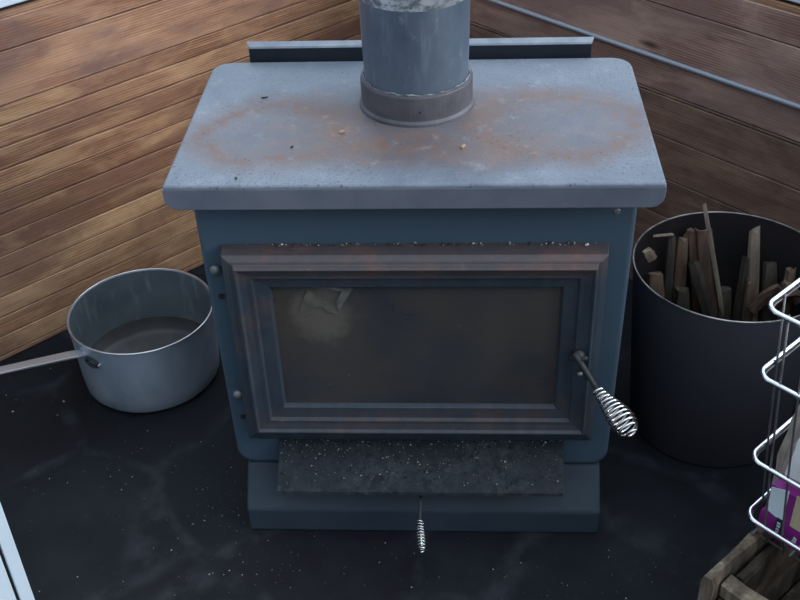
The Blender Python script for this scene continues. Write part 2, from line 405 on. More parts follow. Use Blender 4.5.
wr = board_wall('wall_right', -.908, 1.9, zr, [.452, .516, .618, .672], M_wall_r, M_plank_r, math.atan2(NA.y, NA.x), DA * OB)

def window(name, x0, x1, ang, loc, posts):
    root = empty(name, loc); root.rotation_euler = (0, 0, ang); tag(root, kind='structure')
    bm = bmesh.new(); box(bm, (x0, .003, .672), (x1, .10, .681)); link('window_sill', bm, M_sillwood, root)
    bm = bmesh.new(); box(bm, (x0, .012, .681), (x1, .095, .687)); link('gasket', bm, M_gap, root)
    bm = bmesh.new(); box(bm, (x0, .006, .687), (x1, .10, .765)); box(bm, (x0, .006, 1.95), (x1, .10, 2.05))
    for p in posts: box(bm, (p, .008, .765), (p + .06, .098, 1.95))
    bevel(link('window_frame', bm, M_vinyl, root), .003)
    bm = bmesh.new()
    for a, b in zip(posts, posts[1:]): box(bm, (a + .06, .048, .765), (b, .054, 1.95))
    link('window_pane', bm, M_pane, root)
window('window_1', -2.3, .80, WALL_ANG, NA * OA, [-2.3, -1.45, -.7, .05, .735])
window('window_2', -.908, 1.9, math.atan2(NA.y, NA.x), DA * OB, [-.905, -.15, .6, 1.35, 1.84])

# conduit strip along the right wall
bm = bmesh.new(); a = DA * (OB - .0058) + NA * -.90; b = DA * (OB - .0058) + NA * 1.9
tube(bm, [a + V((0, 0, .519)), b + V((0, 0, .519))], .0052, 12)
tag(sharp_smooth(link('trim_1', bm, M_alu_strip)), kind='structure')

# ---------------------------------------------------------------- the stove
stove = tag(empty('wood_stove', (0, .2, 0)), 'blue-black steel wood stove with a rust-stained grey top and a sooty glass door', 'stove')
# pedestal
bm = bmesh.new()
prism(bm, [(-.02, 0), (-.02, .049), (-.012, .058), (.030, .107), (.375, .107), (.375, 0)], lambda y, z, x: V((x, y, z)), -.287, .290)
ped = bevel(part('pedestal', bm, M_ped, stove), .004)
# body
hw = .303
bm = bmesh.new()
prof = arc(-hw + .028, .108 + .028, .028, 180, 270) + arc(hw - .028, .108 + .028, .028, 270, 360) + [(hw, .643), (-hw, .643)]
prism(bm, prof, lambda x, z, y: V((x, y, z)), .03, .385)
for v in bm.verts: v.co.x *= .992 + .022 * (v.co.z - .108) / .535
bevel(part('body', bm, M_body, stove), .007, 3)
# top plate with rounded rear corners and folded front lip
bm = bmesh.new()
pl = [(-.3355, 0), (.3355, 0)] + arc(.3355 - .032, .401 - .032, .032, 0, 90) + arc(-.3355 + .032, .401 - .032, .032, 90, 180)
prism(bm, pl, lambda x, y, z: V((x, y, z)), .641, .65)
plate = part('top_plate', bm, M_plate, stove); bevel(plate, .0042, 4)
bm = bmesh.new()
prism(bm, [(-.3355, .6455)] + arc(-.3355 + .019, .6125 + .019, .019, 180, 270) + arc(.3355 - .019, .6125 + .019, .019, 270, 360) + [(.3355, .6455)], lambda x, z, y: V((x, y, z)), -.0003, .005)
bevel(part('front_lip', bm, M_apron, stove), .0015, 2)
# the rust rings are laid out in the stove top's own frame: keep object coordinates equal to world here
for o in (plate,):
    o.data.transform(Matrix.Translation((0, .2, 0))); o.location = (0, -.2, 0)

# flue collar and pipe
fc = (.0, .2495, .65)
bm = bmesh.new(); lathe(bm, [(.087, 0), (.0865, .004), (.0835, .008), (.0835, .043), (.0825, .046), (.076, .046), (.076, 0)], fc, 72, True)
part('flue_collar', bm, M_collar, stove, smooth=False); sharp_smooth(stove.children[-1], 30)
bm = bmesh.new()
lathe(bm, [(.0768, .03), (.0798, .170), (.0800, .202), (.0800, 1.45), (.074, 1.45), (.072, .03)], fc, 72, True)
pipe = part('flue_pipe', bm, M_pipe, stove); sharp_smooth(pipe, 40)
bm = bmesh.new(); lathe(bm, [(.0798, .171), (.0808, .174), (.0808, .235), (.0802, .238), (.0795, .238), (.0795, .171)], fc, 72, True)
sharp_smooth(sub('pipe_joint', bm, M_bare, pipe, stove), 40).name = 'pipe_joint'
bm = bmesh.new()
for k in range(26):
    a = random.uniform(PI * .95, PI * 2.05); crumb(bm, (fc[0] + .0795 * math.cos(a), fc[1] + .0795 * math.sin(a), .697), random.uniform(.0008, .0022))
# flaking sealant round the seam
N = 90; pts = []
for k in range(N):
    a = 2 * PI * k / N; r = .0785 + random.uniform(-.0006, .0012)
    pts.append((fc[0] + r * math.cos(a), fc[1] + r * math.sin(a), .6965 + random.uniform(-.0006, .0012)))
tube(bm, pts, [random.uniform(.0006, .0017) for _ in range(N)], 6, True)
part('seam_sealant', bm, M_soot if False else paint('flaky sealant', (.05, .055, .065), (.24, .27, .30), 60, .7), stove)
bm = bmesh.new(); dome(bm, (0.008, fc[1] - .0833, .673), .0016, .001); part('rivet', bm, M_soot, stove)

# rear heat shield
bm = bmesh.new()
prism(bm, [(.408, .12), (.408, 0.6685), (.4105, 0.6715), (.4125, 0.6685), (.4125, .12)], lambda y, z, x: V((x, y, z)), -.279, .2745)
box(bm, (-.2, .384, .20), (-.17, .409, .23)); box(bm, (.17, .384, .20), (.2, .409, .23)); box(bm, (-.2, .384, .55), (-.17, .409, .58)); box(bm, (.17, .384, .55), (.2, .409, .58))
sh = part('rear_shield', bm, M_shield, stove)
bm = bmesh.new()
hexa(bm, [V(p) for p in ((-.279, .408, .6695), (-.279, .410, .672), (-.284, .422, .673), (-.284, .4225, .6755), (.2745, .408, .6695), (.2745, .410, .672), (.2795, .422, .673), (.2795, .4225, .6755))])
sub('shield_lip', bm, M_shield_lip, sh, stove)

# door: stacked rectangular loops
def loops(bm, L):
    rs = []
    for y, x0, x1, z0, z1 in L: rs.append([bm.verts.new(p) for p in ((x0, y, z0), (x1, y, z0), (x1, y, z1), (x0, y, z1))])
    for a, b in zip(rs, rs[1:]):
        for k in range(4): bm.faces.new((a[k], a[(k + 1) % 4], b[(k + 1) % 4], b[k]))
    for k in range(4): a, b = rs[-1], rs[0]; bm.faces.new((a[k], a[(k + 1) % 4], b[(k + 1) % 4], b[k]))
door = empty('door', (0, 0, 0)); door.parent = stove
bm = bmesh.new()
loops(bm, [(.0295, -.273, .272, .170, .5385), (.000, -.270, .268, .190, .5385), (-.002, -.268, .266, .193, .5365), (-.007, -.260, .260, .205, .532),
           (-.009, -.2535, .2545, .212, .5275), (-.012, -.2525, .2535, .213, .5265), (-.0165, -.251, .2525, .2165, .5245), (-.0165, -.2485, .250, .2195, .522), (-.012, -.2465, .248, .2215, .520),
           (-.010, -.236, .238, .232, .510), (-.010, -.229, .231, .238, .505), (-.005, -.227, .229, .240, .503), (-.004, -.214, .216, .252, .492), (-.0035, -.207, .2095, .2595, .486), (.004, -.204, .2065, .2625, .483),
           (.018, -.204, .2065, .2625, .483)])
fr = sub('door_frame', bm, M_door, door, stove); fr.data.transform(Matrix.Translation((0, .2, 0))); fr.location = (0, -.2, 0); bevel(fr, .001, 2, 20)
bm = bmesh.new(); box(bm, (-.206, .004, .2605), (.2085, .008, .485)); gl = sub('door_glass', bm, M_glass, door, stove)
gl.data.transform(Matrix.Translation((0, .2, 0))); gl.location = (0, -.2, 0)
# pale scraped patch where the soot has flaked away
def patch(poly, y0):
    bm = bmesh.new(); prism(bm, poly, lambda x, z, y: V((x, y, z)), y0 - .0007, y0); return bm
sub('scraped_patch', patch([(-.136, .482), (-.087, .481), (-.093, .470), (-.104, .452), (-.110, .440), (-.114, .455), (-.104, .474)], .0035), M_patch, door, stove)
sub('scraped_patch', patch([(-.153, .477), (-.165, .452), (-.167, .438), (-.150, .446), (-.134, .446), (-.126, .437), (-.113, .434), (-.126, .452), (-.138, .458), (-.146, .470)], .0035), paint('haze on glass', (.060, .058, .052), (.11, .105, .094), 45, .45), door, stove)
# gasket strands poking out over the door
bm = bmesh.new()
for k in range(90):
    x = random.uniform(-.20, .262); crumb(bm, (x, random.uniform(.022, .0290), .5395), random.uniform(.0012, .0030))
for k in range(40):
    x = random.uniform(-.262, -.02); crumb(bm, (x, random.uniform(.022, .029), .5395), random.uniform(.0008, .0018))
g = part('gasket_crumbs', bm, M_ash, stove); tag(g, kind='stuff')
# latch pivot and rod
bm = bmesh.new(); dome(bm, (.236, -.012, .372), .010, .012)
tube(bm, [(.228, -.024, .384), (.236, -.030, .373), (.252, -.040, .350), (.262, -.054, .338)], [.0042, .0048, .0042, .0036], 10)
tube(bm, [(.222, -.018, .371), (.235, -.026, .372), (.2455, -.033, .382)], .0032, 8)
sub('latch_rod', bm, M_soot, door, stove, smooth=True)
bm = bmesh.new(); coil(bm, (.262, -.056, .340), (.304, -.130, .326), [.0080, .0085, .0115, .0145, .0170, .0180, .0160, .007], 11.5, .0018)
sub('spring_handle', bm, M_chrome, door, stove, smooth=True)['label'] = 'chrome spring handle'
bm = bmesh.new(); dome(bm, (.2395, -.0155, .338), .0045, .004); sub('bolt', bm, M_bolt, door, stove, smooth=True)
# hinges
for z in (.493, .256):
    x = -.2875 + (.5 - z) * .018
    bm = bmesh.new(); prism(bm, arc(x - .001, z + .002, .0105, 0, 360, 20)[:-1], lambda a, b, y: V((a, y, b)), .0275, .031)
    hg = part('hinge', bm, M_body, stove)
    bm = bmesh.new(); dome(bm, (x, .0275, z + .003), .0085, .0075); sub('hinge_bolt', bm, M_bolt, hg, stove, smooth=True)
    bm = bmesh.new(); prism(bm, arc(x + .002, z - .046, .0048, 0, 360, 12)[:-1], lambda a, b, y: V((a, y, b)), .0285, .031)
    part('bolt_hole', bm, M_gap, stove)
bm = bmesh.new(); dome(bm, (.2785, .0305, .5885), .0055, .002); part('body_screw', bm, M_bolt, stove, smooth=True)
# ash lip
bm = bmesh.new()
Q = [(.030, .166), (-.032, .118), (-.040, .1135), (-.041, .108), (-.036, .107), (-.026, .112), (.030, .155)]
prism(bm, Q, lambda y, z, x: V((x, y, z)), -.2275, .2275)
def lipmat():
    t = NT('ash dusted lip'); n = t.noise(70, None, 6, .75); b = t.noise(9, None, 5)
    c = t.mix(t.ramp(n, [(.40, 0), (.62, 1)]), (.010, .014, .019), (.050, .058, .066))
    return t.set(t.mix(t.ramp(b, [(.35, 0), (.6, .8)]), c, (.016, .021, .028)), .75, 0, .2, n, .8, .003)
for v in bm.verts:
    if v.co.z < .113: v.co.x *= .978
lip = part('ash_lip', bm, lipmat(), stove)
# air control rod
bm = bmesh.new(); tube(bm, [(0, .06, .096), (.0005, -.03, .096), (.0014, -.085, .0945)], .0028, 8); rod = part('air_control_rod', bm, M_soot, stove, smooth=True)
bm = bmesh.new(); coil(bm, (.0010, -.083, .0945), (.0065, -.139, .090), [.0042, .0050, .0060, .0066, .0060, .0035], 10, .0011, 14); tube(bm, [(.001, -.082, .0945), (.0055, -.130, .0905)], .002, 8)
sub('spring_knob', bm, M_chrome, rod, stove, smooth=True)['label'] = 'small chrome spring knob'

# ash and cinders on the lip
bm = bmesh.new()
for k in range(900):
    t_ = random.random() ** 2.6; x = random.uniform(-.224, .224); y = .028 - t_ * .058; z = .166 - (.030 - y) / .062 * .048
    crumb(bm, (x, y - .0006, z + .001), random.choice((.0008, .0011, .0015, .0015, .0026)) * random.uniform(.7, 1.2))
tag(link('ash_crumbs', bm, M_ash), 'pale ash and black cinders scattered over the lip below the stove door', 'ash', kind='stuff')

# bits lying on the stove top
def chip(x, y, s, rot, mat, name, label, cat):
    bm = bmesh.new(); pts = [(-1, -.3), (-.3, -.45), (.9, -.25), (1, .1), (.2, .42), (-.8, .3)]
    prism(bm, pts, lambda a, b, d: V((a * s[0], b * s[1], d + .0006 * a)), 0, s[2])
    o = bevel(link(name, bm, mat), .0005); o.location = (x, y, .6506); o.rotation_euler = (0, 0, rot); return tag(o, label, cat)
chip(-.105, .149, (.0045, .005, .0035), .3, M_chip, 'wood_chip', 'tiny pale wood chip on the stove top left of the flue pipe', 'wood chip')
chip(.069, .101, (.0042, .006, .0035), 1.0, M_chip, 'wood_chip', 'tiny pale wood chip on the stove top in front of the flue pipe', 'wood chip')
chip(-.234, .266, (.0058, .003, .0015), .05, M_cinder, 'cinder', 'thin black cinder flake near the rear left of the stove top', 'cinder')
chip(-.172, .106, (.0026, .003, .002), .5, M_cinder, 'cinder', 'tiny black cinder speck in the middle of the left rust ring', 'cinder')
chip(-.237, .019, (.0020, .003, .002), .5, M_cinder, 'cinder', 'tiny black cinder speck near the front left edge of the stove top', 'cinder')

# crumbs on the hearth
A0_, N0_ = -.572, -.214
bm = bmesh.new()
def clus(cx, cy, sx, sy, n, r0=.0006, r1=.0017):
    for k in range(n):
        x = random.gauss(cx, sx); y = random.gauss(cy, sy)
        if -.30 < x < .30 and -.024 < y < .40: continue
        if (x + .547) ** 2 + (y - .40) ** 2 < .135 ** 2: continue
        if x < -.50 and V((x, y, 0)).dot(DA) < A0_ + .02 and V((x, y, 0)).dot(NA) < N0_ + .02: continue
        crumb(bm, (x, y, .0006), random.uniform(r0, r1))
clus(-.50, .12, .10, .05, 60); clus(-.40, -.02, .16, .12, 70); clus(-.32, .02, .03, .05, 55); clus(.0, -.13, .3, .06, 60)
clus(.30, -.12, .08, .05, 45); clus(.20, -.16, .06, .03, 40); clus(-.60, .34, .05, .05, 6); clus(-.76, .30, .05, .05, 14, .001, .0024); clus(-.25, -.08, .05, .04, 40)
for x, y, r in ((-.386, -.009, .0042), (-.70, .26, .003), (-.70, .30, .003), (-.79, .27, .003), (.03, -.115, .003), (.42, .02, .003), (-.34, .01, .0035)): crumb(bm, (x, y, .001), r)
tag(link('floor_crumbs', bm, M_crumb), 'wood crumbs and ash grit scattered over the dark slate hearth', 'crumbs', kind='stuff')

# ---------------------------------------------------------------- saucepan
pc = (-.5435, .390, 0)
pot = tag(empty('saucepan', pc), 'large dull aluminium saucepan with a long flat handle on the slate left of the stove', 'saucepan')
bm = bmesh.new()
lathe(bm, [(0, .0005), (.115, .0005), (.124, .003), (.1305, .011), (.1330, .04), (.1365, .153), (.1338, .153), (.1300, .04), (.1270, .013), (.120, .007), (.108, .0055), (0, .0055)], pc, 96)
o = link('pan_body', bm, None, pot, mats=[M_pot, M_pot_in, paint('dark pan bottom', (.060, .058, .060), (.095, .092, .092), 14, .6, .3)]); o.data.transform(Matrix.Translation(-V(pc)))  # pan floor is darker than the walls around it
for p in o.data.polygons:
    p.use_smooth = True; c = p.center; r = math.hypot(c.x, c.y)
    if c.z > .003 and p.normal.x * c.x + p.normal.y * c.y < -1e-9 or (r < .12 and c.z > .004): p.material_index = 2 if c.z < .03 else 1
sharp_smooth(o, 50)
bm = bmesh.new(); tube(bm, [(pc[0] + .1362 * math.cos(2 * PI * k / 96), pc[1] + .1362 * math.sin(2 * PI * k / 96), .1545) for k in range(96)], .0019, 8, True)
part('pan_rim', bm, M_pot_rim, pot, smooth=True)
a = V((-.6355, .276, .139)); ah = V((-.64, -.77, 0)).normalized(); tg = V((.77, -.64, 0)).normalized()
hd = (ah * .94 + V((0, 0, .34))).normalized(); hn = tg.cross(hd).normalized(); 
if hn.z < 0: hn = -hn
bm = bmesh.new(); S = []
for s, w, dz in ((-.012, .013, -.001), (.02, .0125, 0), (.10, .0115, 0), (.22, .010, 0), (.25, .006, 0)):
    c = a + hd * s + V((0, 0, dz)); S.append([bm.verts.new(c + tg * w * i + hn * .002 * j) for i, j in ((-1, -1), (1, -1), (1, 1), (-1, 1))])
for p, q in zip(S, S[1:]):
    for k in range(4): bm.faces.new((p[k], p[(k + 1) % 4], q[(k + 1) % 4], q[k]))
bm.faces.new(S[0]); bm.faces.new(S[-1][::-1])
hand = bevel(part('handle', bm, M_handle, pot), .001)
# black bracket loop riveted on the side
bm = bmesh.new(); pts = []
rr = .1385
for k in range(28):
    t_ = 2 * PI * k / 28; ang = math.radians(240.5) + .105 * math.cos(t_); z = .122 + .0085 * math.sin(t_) + .000 * math.cos(t_)
    r_ = rr - (.14 - z) * .045; pts.append((pc[0] + r_ * math.cos(ang), pc[1] + r_ * math.sin(ang), z))
tube(bm, pts, .0034, 8, True)
br = part('bracket_loop', bm, M_soot, pot, smooth=True)
for ang, z in ((247, .121), (232, .134)):
    an = math.radians(ang); c = V((pc[0] + .1365 * math.cos(an), pc[1] + .1365 * math.sin(an), z)); bm = bmesh.new()
    bmesh.ops.create_uvsphere(bm, u_segments=12, v_segments=8, radius=.0042, matrix=Matrix.Translation(c)); sub('rivet', bm, M_pot_rim, br, pot, smooth=True)

# ---------------------------------------------------------------- bin with kindling
bc = (.516, .270, 0)
binr = tag(empty('kindling_bin', bc), 'round black metal bin with a thin worn rim, right of the stove, holding kindling', 'bin')
bm = bmesh.new(); lathe(bm, [(0, .001), (.136, .001), (.139, .004), (.1625, .338), (.1600, .338), (.1365, .008), (0, .006)], bc, 96)
bo = link('bin_body', bm, None, binr, mats=[M_bin, M_bin_in]); bo.data.transform(Matrix.Translation(-V(bc)))
for p in bo.data.polygons:
    if p.normal.x * p.center.x + p.normal.y * p.center.y < -1e-6 or (p.center.z > .003 and p.normal.z > .9): p.material_index = 1
sharp_smooth(binr.children[0], 50)
bm = bmesh.new(); tube(bm, [(bc[0] + .1622 * math.cos(2 * PI * k / 96), bc[1] + .1622 * math.sin(2 * PI * k / 96), .3385) for k in range(96)], .0015, 8, True)
part('bin_rim', bm, M_bin_rim, binr, smooth=True)

def stick(T, B, w, d, mat, label, jag=.010, bend=0., yaw=0., ext=True):
    T, B = V(T), V(B)
    if ext:                                     # carry on down to the bottom of the bin
        for _ in range(200):
            Bn = B + (B - T).normalized() * .004
            if Bn.z < .012: break
            if math.hypot(Bn.x - bc[0], Bn.y - bc[1]) > .134 + .07 * Bn.z - max(w, d) * .5: 
                Bn = B + V(((bc[0] - B.x) * .01, (bc[1] - B.y) * .01, -.004))
            B = Bn
    w *= 1.35; d *= 1.2
    ax = (B - T); L = ax.length; ax.normalize()
    sx = V((math.cos(yaw), math.sin(yaw), 0)); sx = (sx - ax * sx.dot(ax)).normalized(); sy = ax.cross(sx)
    base = [(-1, -.8), (-.2, -1), (.9, -.7), (1, .5), (.3, 1), (-.8, .7)]
    base = [(x * random.uniform(.8, 1.1), y * random.uniform(.75, 1.1)) for x, y in base]
    bm = bmesh.new(); R = []; N = 7
    for k in range(N):
        s = k / (N - 1); c = T + ax * L * s + sy * bend * math.sin(PI * s) ; g = .82 + .18 * min(1, s * 4)
        R.append([bm.verts.new(c + sx * x * w / 2 * g * random.uniform(.92, 1.06) + sy * y * d / 2 * g * random.uniform(.92, 1.06) + (ax * random.uniform(-jag, jag * .3) if k == 0 else V((0, 0, 0)))) for x, y in base])
    for p, q in zip(R, R[1:]):
        for k in range(6): bm.faces.new((p[k], p[(k + 1) % 6], q[(k + 1) % 6], q[k]))
    bm.faces.new(R[0]); bm.faces.new(R[-1][::-1])
    o = link('kindling_stick', bm, mat); o.data.transform(Matrix.Translation(-T)); o.location = T
    return tag(o, label, 'kindling', 'kindling standing in the black bin')
stick((.486, .392, .378), (.540, .385, .170), .007, .005, M_st_pale, 'thin curved pale splinter, the tallest one poking above the bin rim', .012, .012)
stick((.490, .388, .325), (.538, .382, .09), .026, .014, M_st_red, 'broad red-brown stick leaning right, below the tall thin splinter')
stick((.474, .396, .318), (.505, .392, .145), .020, .012, M_st_red, 'red-brown split stick just left of the broad leaning one')
stick((.455, .386, .312), (.462, .374, .12), .019, .012, M_st_tan, 'tan stick with a frayed pale tip in the left half of the bin', .018)
stick((.434, .378, .318), (.440, .366, .14), .012, .010, M_st_gry, 'narrow dark grey stick left of the frayed tan one')
stick((.408, .348, .262), (.414, .342, .18), .024, .012, M_st_tan, 'short square-ended tan block at the left side of the bin', .003)
stick((.475, .365, .275), (.545, .368, .08), .020, .012, M_st_gry, 'dark grey stick crossing in front of the red-brown ones')
stick((.577, .379, .330), (.590, .360, .19), .016, .012, M_st_pale, 'pale stick with a split top standing alone in the right half of the bin', .014)
stick((.577, .376, .272), (.581, .368, .10), .026, .014, M_st_gry, 'wide grey stick under the pale split-topped one')
stick((.609, .366, .275), (.616, .352, .20), .018, .010, M_st_gry, 'square-ended grey stick at the right back of the bin', .003)
stick((.578, .355, .240), (.584, .350, .14), .014, .012, M_st_tan, 'small brownish stick in front of the wide grey one')
stick((.543, .378, .205), (.551, .374, .105), .020, .012, M_st_gry, 'low stub between the leaning red-brown stick and the grey stick')
stick((.585, .335, .195), (.626, .330, .245), .018, .012, M_st_red, 'curled orange-brown chip lying in the right half of the bin', .004, .008, 0, False)
stick((.380, .308, .340), (.392, .318, .315), .014, .008, M_st_pale, 'small pale fleck of wood at the left rim of the bin', .004, 0, .4, False)
stick((.400, .352, .340), (.434, .378, .326), .006, .005, M_st_pale, 'thin pale splinter lying flat near the left top of the bin', .003, 0, 0, False)
stick((.627, .328, .262), (.650, .294, .24), .012, .010, M_st_red, 'red-brown curl behind the top loop of the chrome basket', .004, .006, 0, False)
stick((.634, .325, .285), (.636, .318, .20), .014, .012, M_st_tan, 'tan stick at the right end of the bin behind the chrome basket')
stick((.618, .318, .215), (.646, .290, .262), .014, .010, M_st_red, 'brown chip resting low beside the chrome basket loop', .004, .006, 0, False)
stick((.460, .352, .225), (.474, .362, .105), .022, .014, M_st_gry, 'thick dark stick low in the left half of the bin')
stick((.505, .330, .170), (.515, .325, .06), .026, .016, M_st_gry, 'short dark stump deep in the middle of the bin')

# ---------------------------------------------------------------- crate of rough timber
crate = tag(empty('timber_crate', uv(.25, .65, 0)), 'rough weathered timber crate in the lower right corner, under the chrome basket', 'crate')
def log(bm, P0, P1, rz, rt, seg=9, wob=.12, nseg=10):
    """rough squared timber from P0 to P1; rz half height, rt half thickness"""
    P0, P1 = V(P0), V(P1); ax = (P1 - P0).normalized(); side = ax.cross(V((0, 0, 1))).normalized(); R = []
    pr = [(-1, -.75), (-.75, -1), (.75, -1), (1, -.75), (1, .7), (.65, 1), (-.7, 1), (-1, .7)]
    for k in range(nseg + 1):
        c = P0.lerp(P1, k / nseg); R.append([bm.verts.new(c + side * x * rt * random.uniform(1 - wob, 1 + wob) + V((0, 0, z * rz * random.uniform(1 - wob, 1 + wob * .5)))) for x, z in pr])
    for p, q in zip(R, R[1:]):
        for k in range(8): bm.faces.new((p[k], p[(k + 1) % 8], q[(k + 1) % 8], q[k]))
    bm.faces.new(R[0]); bm.faces.new(R[-1][::-1])
u0, u1, v0, v1, ct = .055, .46, .481, .86, .240
for vv, nm in ((v0 + .010, 'side'), (v1 - .010, 'side')):
    for k, (z0, z1) in enumerate(((.005, .075), (.080, .155), (.160, ct))):
        bm = bmesh.new(); log(bm, uv(u0, vv, (z0 + z1) / 2), uv(u1, vv, (z0 + z1) / 2), (z1 - z0) / 2, .0085, wob=.14, nseg=16)
        part('side_board', bm, M_log_d if k < 2 else M_log, crate)
for uu in (u0 + .018, u1 - .018):
    zz = 0.004
    for k, h in enumerate((.050, .046, .052, .045, .030)):
        bm = bmesh.new(); du = (0, .004, -.002, .002, .010)[k]
        log(bm, uv(uu + du, v0 + .022, zz + h / 2), uv(uu + du, v1 - .022, zz + h / 2), h / 2 - .001, .015 if k < 4 else .012, wob=.16, nseg=14)
        part('end_log', bm, M_log if k != 3 else M_log_d, crate); zz += h
bm = bmesh.new(); log(bm, uv(u0 + .045, v0 + .030, .190), uv(u1 - .04, v0 + .030, .190), .030, .007, wob=.12, nseg=14); part('inner_rail', bm, M_log_d, crate)
bm = bmesh.new(); log(bm, uv(u0 + .045, v1 - .030, .205), uv(u1 - .04, v1 - .030, .205), .030, .008, wob=.12, nseg=14); part('inner_rail', bm, M_log_d, crate)
bm = bmesh.new(); hexa(bm, [uv(a_, b_, c_) for a_ in (u0 + .035, u1 - .035) for b_ in (v0 + .022, v1 - .022) for c_ in (.004, .016)]); part('crate_floor', bm, M_log_d, crate)

# ---------------------------------------------------------------- chrome wire basket
bk = tag(empty('wire_basket', uv(.25, .65, .245)), 'chrome wire basket with rounded loops at the right edge, standing on the timber crate', 'basket')
def rrect(ua, va, ub, vb, r, z, n=8):
    P = []
    for cx, cy, a0 in ((ua + r, va + r, 180), (ub - r, va + r, 270), (ub - r, vb - r, 0), (ua + r, vb - r, 90)):
        for q in arc(cx, cy, r, a0, a0 + 90, n): P.append(uv(q[0], q[1], z))
    return P
BU = .335
rings = [(.600, .1545, .4440), (.504, .1515, .4530), (.374, .1490, .4655), (.276, .1480, .4765)]
def vcorner(z):   # inner faces of the basket at a height
    zz = [(.245, .150, .4835)] + [(a_, b_, c_) for a_, b_, c_ in rings[::-1]]
    for p, q in zip(zz, zz[1:]):
        if z <= q[0]: f = (z - p[0]) / (q[0] - p[0]); return p[1] + f * (q[1] - p[1]), p[2] + f * (q[2] - p[2])
    return zz[-1][1:]
for z, ua, va in rings:
    bm = bmesh.new(); tube(bm, rrect(ua, va, ua + BU - (va - .447) , va + .36 - 2 * (va - .447), .020, z), .0033, 12, True); part('wire_loop', bm, M_bchrome, bk, smooth=True)
    bm = bmesh.new(); tube(bm, rrect(ua + .003, va + .003, ua + BU - (va - .447) - .003, va + .357 - 2 * (va - .447), .019, z - .0045), .0013, 8, True); part('inner_wire', bm, M_wire, bk, smooth=True)
def upright(du, dv, side):
    pts = []
    for z in (.602, .510, .378, .283, .247):
        ua, va = vcorner(z); ub = ua + BU - (va - .447); vb = va + .36 - 2 * (va - .447); e = .0042
        pts.append({'near': uv(ua + e, va + dv, z), 'left': uv(ua + du, va + e, z), 'far': uv(ub - e, va + dv, z), 'right': uv(ua + du, vb - e, z)}[side])
    bm = bmesh.new(); tube(bm, pts, .0015, 8); part('upright_wire', bm, M_wire, bk, smooth=True)
for dv in (.030, .055, .11, .17, .23, .29): upright(0, dv, 'near')
for du in (.038, .19, .25): upright(du, 0, 'left')
for dv in (.04, .12, .20): upright(0, dv, 'far')
for du in (.06, .16, .26): upright(du, 0, 'right')
bm = bmesh.new()
for k in range(7):
    u_ = .158 + k * .048; tube(bm, [uv(u_, .490, .2470), uv(u_, .770, .2470)], .0014, 6)
for k in range(6):
    v_ = .492 + k * .055; tube(bm, [uv(.152, v_, .2492), uv(.445, v_, .2492)], .0014, 6)
part('base_grid', bm, M_wire, bk, smooth=True)

# things in the basket (sheets and cartons standing behind the near face)
def slab(bm, pts, ua, th, lean=0.0):          # outline in (v, z), thickness along u
    prism(bm, pts, lambda v, z, d: uv(ua + d + lean * (z - .25), v, z), 0, th)
carton = tag(empty('snack_carton', uv(.163, .60, .2515)), 'purple and white printed carton at the bottom front of the chrome basket', 'carton')
bm = bmesh.new(); slab(bm, [(.4895, .2515), (.72, .2515), (.72, .350), (.4975, .338), (.4965, .290), (.4905, .284)], .1640, .030)
part('carton_body', bm, M_purple, carton)
def print_(name, pts, mat, off): 
    bm = bmesh.new(); slab(bm, pts, .1640 - off, .0006); return part(name, bm, mat, carton)
print_('white_panel', [(.4985, .292), (.5225, .286), (.5225, .343), (.4985, .334)], M_boxwhite, .0006)
print_('beige_panel', [(.5330, .288), (.60, .285), (.60, .345), (.5330, .343)], M_beige, .0006)
lb = print_('barcode_label', [(.5145, .254), (.5235, .254), (.5235, .290), (.5145, .290)], M_ink, .0011)
bm = bmesh.new()
for k, z in enumerate((.258, .2635, .269, .2745, .280)):
    slab(bm, [(.5165 + .0008 * (k % 2), z), (.5215, z), (.5215 - .001 * (k % 3), z + .0035), (.5165, z + .003)], .1640 - .0016, .0006)
o = link('label_print', bm, M_print, lb); o.data.transform(Matrix.Translation(-carton.location))
bm = bmesh.new()
for k in range(5):
    v_ = .540 + k * .012; slab(bm, [(v_, .262), (v_ + .006, .261), (v_ + .0065, .272), (v_ + .002, .274)], .1640 - .0007, .0007)
part('carton_print', bm, M_print, carton)
def crumple(pts, ua, th, lean, amp, div=5):
    bm = bmesh.new(); slab(bm, pts, ua, th, lean)
    bmesh.ops.triangulate(bm, faces=bm.faces[:]); bmesh.ops.subdivide_edges(bm, edges=bm.edges[:], cuts=div, use_grid_fill=True)
    for v in bm.verts:
        v.co += V((math.sin(v.co.z * 90 + v.co.x * 60), math.cos(v.co.z * 70 - v.co.y * 80), 0)) * amp + V([random.uniform(-amp, amp) * .3 for _ in range(3)])
    return bm
bm = crumple([(.4845, .256), (.76, .256), (.76, .56), (.60, .555), (.550, .552), (.515, .535), (.4935, .475), (.4900, .41), (.4785, .355), (.4805, .31)], .201, .030, .02, .0013)
tag(link('paper_bag', bm, M_kraft), 'crumpled grey-brown paper bag standing in the chrome basket behind the carton', 'bag')
bm = crumple([(.506, .352), (.72, .366), (.72, .47), (.532, .462), (.520, .445), (.510, .41)], .172, .008, .04, .0008)
o = tag(link('folded_newspaper', bm, M_news), 'folded white newspaper in the chrome basket above the purple carton', 'newspaper')

